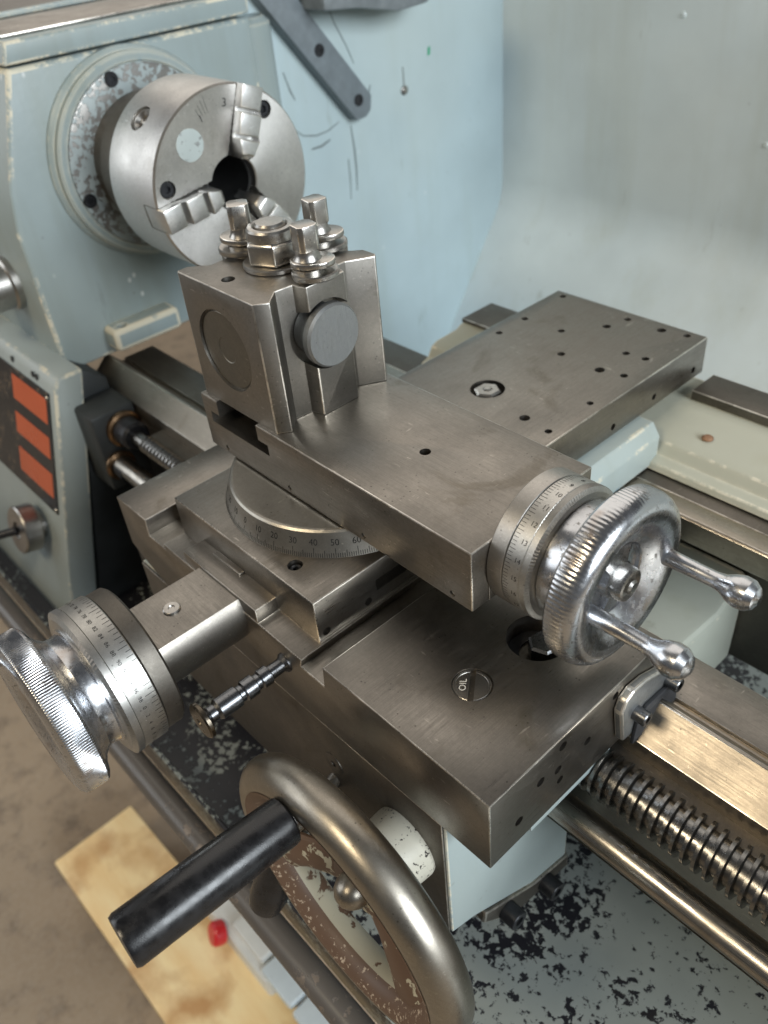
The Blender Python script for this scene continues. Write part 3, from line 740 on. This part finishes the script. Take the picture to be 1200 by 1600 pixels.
T = thing("top_slide", (-186, 108, 40), "plain rectangular compound top slide of worn ground steel", "top slide")
cut = [box(-290, -246, 40, 170, 61, 90, 0), box(-300, -236, 40, 170, 61, 69, 0), hole((-144.5, 107.5, 80), 'z', 3.4, 16)]
scr = ((-288.9, 44.3), (-219.5, 44.3), (-149.5, 44.3), (-78.7, 44.3))
for x, z in scr: cut.append(hole((x, 59.5, z), 'y', 1.9, 4, -1, 16))
TS = obj("slide", box(-309, -64.5, 59.5, 156.5, 40, 80, .8), MS, T, cut=cut)
for x, z in scr: obj("grub_screw", cyl((x, 60.6, z), 'y', 1.6, 0, 3, 16, .2), MBR, TS)
obj("dovetail", prism([(64, 38.7), (150, 38.7), (150, 39.9), (64, 39.9)], 'x', -300, -90, 0), MSD, T)
obj("gib_end", box(-64.4, -63.9, 72, 92, 40.6, 51, .1), MSD, T)

T = thing("top_slide_handwheel", (-60, 108, 62), "worn chrome handwheel with two ball ended handles on the top slide", "handwheel")
KC = (0, 108, 63)
obj("rear_ring", rev([(8, -64.3), (37.6, -64.3), (38.3, -63.6), (38.3, -54.4), (38, -54), (8, -54)], KC, 'x', 120, closed=True), MCH, T)
R2 = 38.2
DL = obj("dial", rev([(8, -53.7), (R2 - .3, -53.7), (R2, -53.3), (R2, -43.6), (R2 - .4, -43.2), (8, -43.2)], KC, 'x', 120, closed=True), MDIAL, T, "numbered dial ring")
bm = bmesh.new()
def onX(u0):
    def fn(u, v):
        a = u0 + u / R2
        return Vector((-53.3 + v, KC[1] - (R2 + .06) * math.cos(a), KC[2] + (R2 + .06) * math.sin(a)))
    return fn
for k in range(120):
    a = 2 * PI * k / 120; ln = 4.0 if k % 5 == 0 else 3.0
    put_quad(bm, onX(a), -.14, .14, .15, ln)
for k in range(1, 25):
    a = 2 * PI * (5 * k - 2.5) / 120
    lab = 16 - k if k < 16 else 40 - k
    f0 = onX(a); put_text(bm, str(lab), 3.9, lambda u, v, f0=f0: f0(v, 6.9 + u))
obj("graduation_marks", bm, MMARK, DL)
def kx(r, t, i): return r + (.65 if (i + int(round((t + 43.2) / .6))) % 2 == 0 and r > 37.6 else 0)
obj("knurl_band", rev([(8, -43.2)] + [(37.7, -43.2 + .6 * k) for k in range(0, 7)] + [(35.5, -38.2), (33, -37.8), (8, -37.8)], KC, 'x', 260, closed=True, rfun=kx), MDIAL, T, ang=4)
hubp = [(8, -37.7), (31.6, -37.7), (32, -37), (32, -29), (33.5, -25.5), (37, -22.8), (40, -21), (36, -12), (24, -14), (8, -16)]
obj("hub", rev(hubp, KC, 'x', 96, closed=True), MCHR, T)
rimc = [Vector((39, -12.5))]
rp = [(46.4, -21.4), (47.6, -20), (48, -18.2), (48, -12.5), (47.2, -9.2), (45.4, -6.4), (42.6, -4.6), (39, -4.0), (35, -4.8), (30.5, -7.0), (26, -9.4), (22.4, -11), (20.4, -12.2), (19.6, -13.6), (19.6, -18), (33, -21), (40, -23)]
def kr(r, t, i): return r - (.3 if i % 4 < 2 and r > 47.8 else 0)
RIM = obj("rim", rev(rp, KC, 'x', 480, closed=True, rfun=kr), MCHR, T)
web = rev([(8, -17), (19.4, -17), (19.4, -12.6), (8, -11.4)], KC, 'x', 96, closed=True)
cut = []
for a in (4, 184):
    k = prism([(19 * math.cos(t), 19 * math.sin(t)) for t in [math.radians(q) for q in range(a - 56, a + 57, 8)]] +
              [(10.5 * math.cos(t), 10.5 * math.sin(t)) for t in [math.radians(q) for q in range(a + 48, a - 49, -12)]], 'x', -15.6, 0, 0)
    cut.append(xf(k, Matrix.Translation((0, KC[1], KC[2]))))
obj("web", web, MCHR, T, cut=cut)
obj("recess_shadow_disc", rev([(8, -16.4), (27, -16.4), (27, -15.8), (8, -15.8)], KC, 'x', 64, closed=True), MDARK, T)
HN = obj("hub_nut", rev([(0, -14), (9.5, -14), (9.5, -6.5), (8.6, -4.6), (7, -4.2), (6.4, -6), (4.2, -6), (4, -3.6), (2.6, -2.6), (0, -2.4)], KC, 'x', 40), MBR, T)
for y in (84.5, 143):
    obj("handle", rev([(0, -12), (4.9, -11), (4.3, 14), (4.2, 24), (5.0, 29), (7.2, 33), (8.5, 37.5), (8.2, 42), (5.8, 45.6), (2.6, 47.3), (0, 47.5)], (-4, y, 58), Vector((1, 0, .03)), 40), MCHR, T)

# ------------------------------------------------------------------ tool post
T = thing("tool_post", (-263, 107, 80), "square quick change steel tool post with cam studs and a big nut", "tool post")
X0, X1, Y0, Y1 = -306, -221, 62, 152
tp = [(X0 + 1.5, Y0), (-226.5, Y0), (X1, 70), (-231, 81), (-230, 92.5), (X1 + .5, 95), (X1 + .5, 123.5), (-231, 126), (-231, 133), (X1 - 1, 149), (X1 - 4, Y1),
      (-236, Y1), (-246, 142), (-251, 143), (-251, Y1 + .5), (-276, Y1 + .5), (-276, 143), (-281, 142), (-291, Y1), (X0 + 4, Y1),
      (X0, 148), (-296, 133), (-296, 126), (X0, 123.5), (X0, 95), (-297, 92.5), (-296, 81), (X0, 70), (X0, Y0 + 1.5)]
ZB, ZT = 80.2, 164.3
cut = [hole((-268, 74.5, ZT), 'z', 4.2, 20, seg=28), rev([(0, -1), (26.5, -1), (26.5, 2.4), (0, 2.4)], (-267.5, Y0, 123), 'y', 64),
       rev([(0, -14), (21.6, -14), (21.6, 10), (0, 10)], (X1, 107, 131.3), 'x', 64)]
cut.append(rev([(0, 6), (7, 6), (5.6, -12), (0, -12)], (-229, 66, ZT), Vector((-.5, .4, .8)), 20)) if False else None
cut = [c for c in cut if c]
TB = obj("body", prism(tp, 'z', ZB, ZT, .7), MTP, T, cut=cut)
obj("bore_plug", rev([(0, 1.9), (8, 1.9), (8.6, 1.5), (24.6, 1.5), (25.4, 2.2), (26.2, 2.2), (26.2, 4), (0, 4)], (-267.5, Y0, 123), 'y', 64), MPLUG, T, "dark round plug in the front face")
obj("clamp_piston", rev([(0, -13), (16, -13), (16, -.5), (19.5, -.2), (19.5, 4), (18.2, 5.6), (0, 5.6)], (X1, 107, 131.3), 'x', 72), MTPG, T, "round clamping piston with a chamfered face")
NC = (-263, 106, ZT)
obj("washer", rev([(8, .1), (19, .1), (19.6, .8), (19.6, 2.6), (18.8, 3.2), (8, 3.2)], NC, 'z', 64, closed=True), MBR, T)
nb = rev([(0, 3.3), (15.6, 3.3), (17, 4.4), (17, 15.5), (15.2, 17.6), (0, 17.6)], NC, 'z', 6, rot=.42)
NB = obj("clamp_nut", bevel(nb, .8, 2, 20), MBR, T)
obj("nut_collar", rev([(9.6, 17), (14.6, 17), (14.8, 19), (14.4, 22.4), (13.4, 23.6), (10.6, 23.8), (9.6, 22.5)], NC, 'z', 48, closed=True), MBR, NB)
obj("stud_end", rev([(0, 16), (9.2, 16), (9.2, 24.6), (8.2, 25.8), (0, 26)], NC, 'z', 40), MBR, NB)
def cam_bolt(x, y, a):
    c = (x, y, ZT)
    ST = obj("cam_stud", rev([(0, .1), (10, .1), (10, 7), (8.4, 7.6), (8.4, 11), (7.2, 13.0), (6.6, 15), (6.6, 17), (0, 17)], c, 'z', 40), MBR, T)
    sq = []
    for q in range(8):
        t = a + PI / 8 + q * PI / 4; r = 6.0 if q % 2 else 5.9
        sq.append((x + r * math.cos(t), y + r * math.sin(t)))
    s4 = []
    for q in range(4):
        for e in (-.22, .22):
            t = a + q * PI / 2 + e; s4.append((x + 7.7 * math.cos(t), y + 7.7 * math.sin(t)))
    obj("square_head", prism(s4, 'z', ZT + 16.5, ZT + 31, .6), MBR, ST)
    # eccentric lower washer and upper tongue
    ox, oy = 3.5 * math.cos(a), 3.5 * math.sin(a)
    obj("eccentric_washer", rev([(0, 1.4), (13, 1.4), (13.8, 2.2), (13.8, 4.4), (13, 5), (0, 5)], (x + ox, y + oy, ZT), 'z', 48), MBR, ST)
    pts = []
    for q in range(33):
        t = 2 * PI * q / 32
        r = 10.4 + 5.5 * max(0, math.cos(t - a)) ** 2
        if q < 32: pts.append((x + r * math.cos(t), y + r * math.sin(t)))
    obj("cam_tongue", prism(pts, 'z', ZT + 8.0, ZT + 11.4, .7), MBR, ST)
cam_bolt(-230, 106, math.radians(38)); cam_bolt(-293, 105, math.radians(195)); cam_bolt(-259, 137, math.radians(40))

# ------------------------------------------------------------------ apron handwheel
T = thing("apron_handwheel", (-66, -20, -107), "large steel apron handwheel with worn paint and a long black handle", "handwheel")
WC = (-66, -47, -107); WR, Wr = 80, 12.8
obj("rim", torus(WC, 'y', WR, Wr, 128, 32), MRIM, T, "hand polished steel rim")
obj("rim_lining", torus(WC, 'y', WR, Wr + .25, 128, 10, PI * .60, PI * 1.06), MLINE, T, "cream painted inner side of the rim")
obj("rim_face", torus(WC, 'y', WR, Wr + .22, 128, 10, PI * 1.06, PI * 1.46), MSPECK, T, "brown speckled face of the rim")
obj("hub", rev([(0, 30), (15, 30), (17, 26), (21, 22), (21, 8), (18, 5), (0, 5)], WC, 'y', 48), MWHEELP, T)
obj("hub_cap", rev([(0, -7), (4, -6.4), (8, -3.6), (10.6, 1), (11, 6), (0, 6)], WC, 'y', 40), MRIM, T, "domed steel hub cap")
obj("axle", cyl(WC, 'y', 12, 20, 46, 40, .5), MBR, T)
for a in (198, 318, 78):
    t = math.radians(a); d = Vector((math.cos(t), 0, math.sin(t))); u = Vector((-math.sin(t), 0, math.cos(t)))
    bm = bmesh.new(); rows = []
    for r, w, th, off in ((12, 15, 8, 15), (30, 13, 6.5, 10), (50, 14, 6, 4), (62, 19, 6, 1), (74, 32, 6, 0)):
        ring = []
        for q in range(16):
            b = 2 * PI * q / 16
            ring.append(bm.verts.new(Vector(WC) + d * r + u * (w * math.cos(b)) + Vector((0, off + th * math.sin(b), 0))))
        rows.append(ring)
    for p, q in zip(rows, rows[1:]):
        for i in range(16): bm.faces.new((p[i], p[(i + 1) % 16], q[(i + 1) % 16], q[i]))
    bmesh.ops.recalc_face_normals(bm, faces=bm.faces)
    obj("spoke", bm, MWHEELP, T)
hb = Vector((-87, -60, -38))
obj("grip", rev([(0, 0), (11, 0), (13.2, 1.5), (13.6, 4), (14.2, 50), (14.2, 93), (13.2, 95.2), (0, 95.6)], hb, Vector((-.03, -1, .03)), 48), MBLK, T, "long black cylindrical handle")
obj("grip_collar", cyl(hb, 'y', 9.5, -1, 10, 32, 1), MBR, T)

# ------------------------------------------------------------------ floor things
T = thing("wooden_board", (-560, -90, -860), "stained light plywood board lying low beside the machine", "board")
M = Matrix.Translation((-560, -75, -860)) @ Matrix.Rotation(math.radians(1), 4, 'Z')
obj("top", xf(box(-225, 330, -72, 66, -12, 10, 3), M), MWOOD, T)
for x in (-200, 20, 280):
    obj("bearer", xf(box(x, x + 40, -70, 64, -80, -12.5, 2), M), MWOOD, T)
T = thing("white_box", (-420, -5, -850), "white plastic switch box with red button beside the board", "switch box")
obj("housing", box(-540, -380, -24, 34, -940, -806, 6, 3), MWHITE, T)
obj("lid", box(-470, -400, -14, 26, -805.8, -790, 5, 3), MWHITE, T)
obj("lid", box(-396, -330, -20, 22, -812, -796, 5, 3), MPALEB, T)
obj("lid", box(-326, -270, -22, 18, -816, -800, 5, 3), MPALEB, T)
obj("dark_clip", box(-266, -190, -24, 14, -822, -806, 5, 3), plain("brown_rubber", (.04, .028, .02), .6), T)
obj("side_rail", box(-540, -120, 27, 60, -940, -812, 3, 2), plain("beige_rail", (.50, .40, .30), .5), T)
obj("button", rev([(0, 0), (16, 0), (17, 4), (17, 14), (14, 18), (0, 19)], (-482, -24, -815), Vector((-.25, -.85, .35)), 32), MRED, T, "red push button")
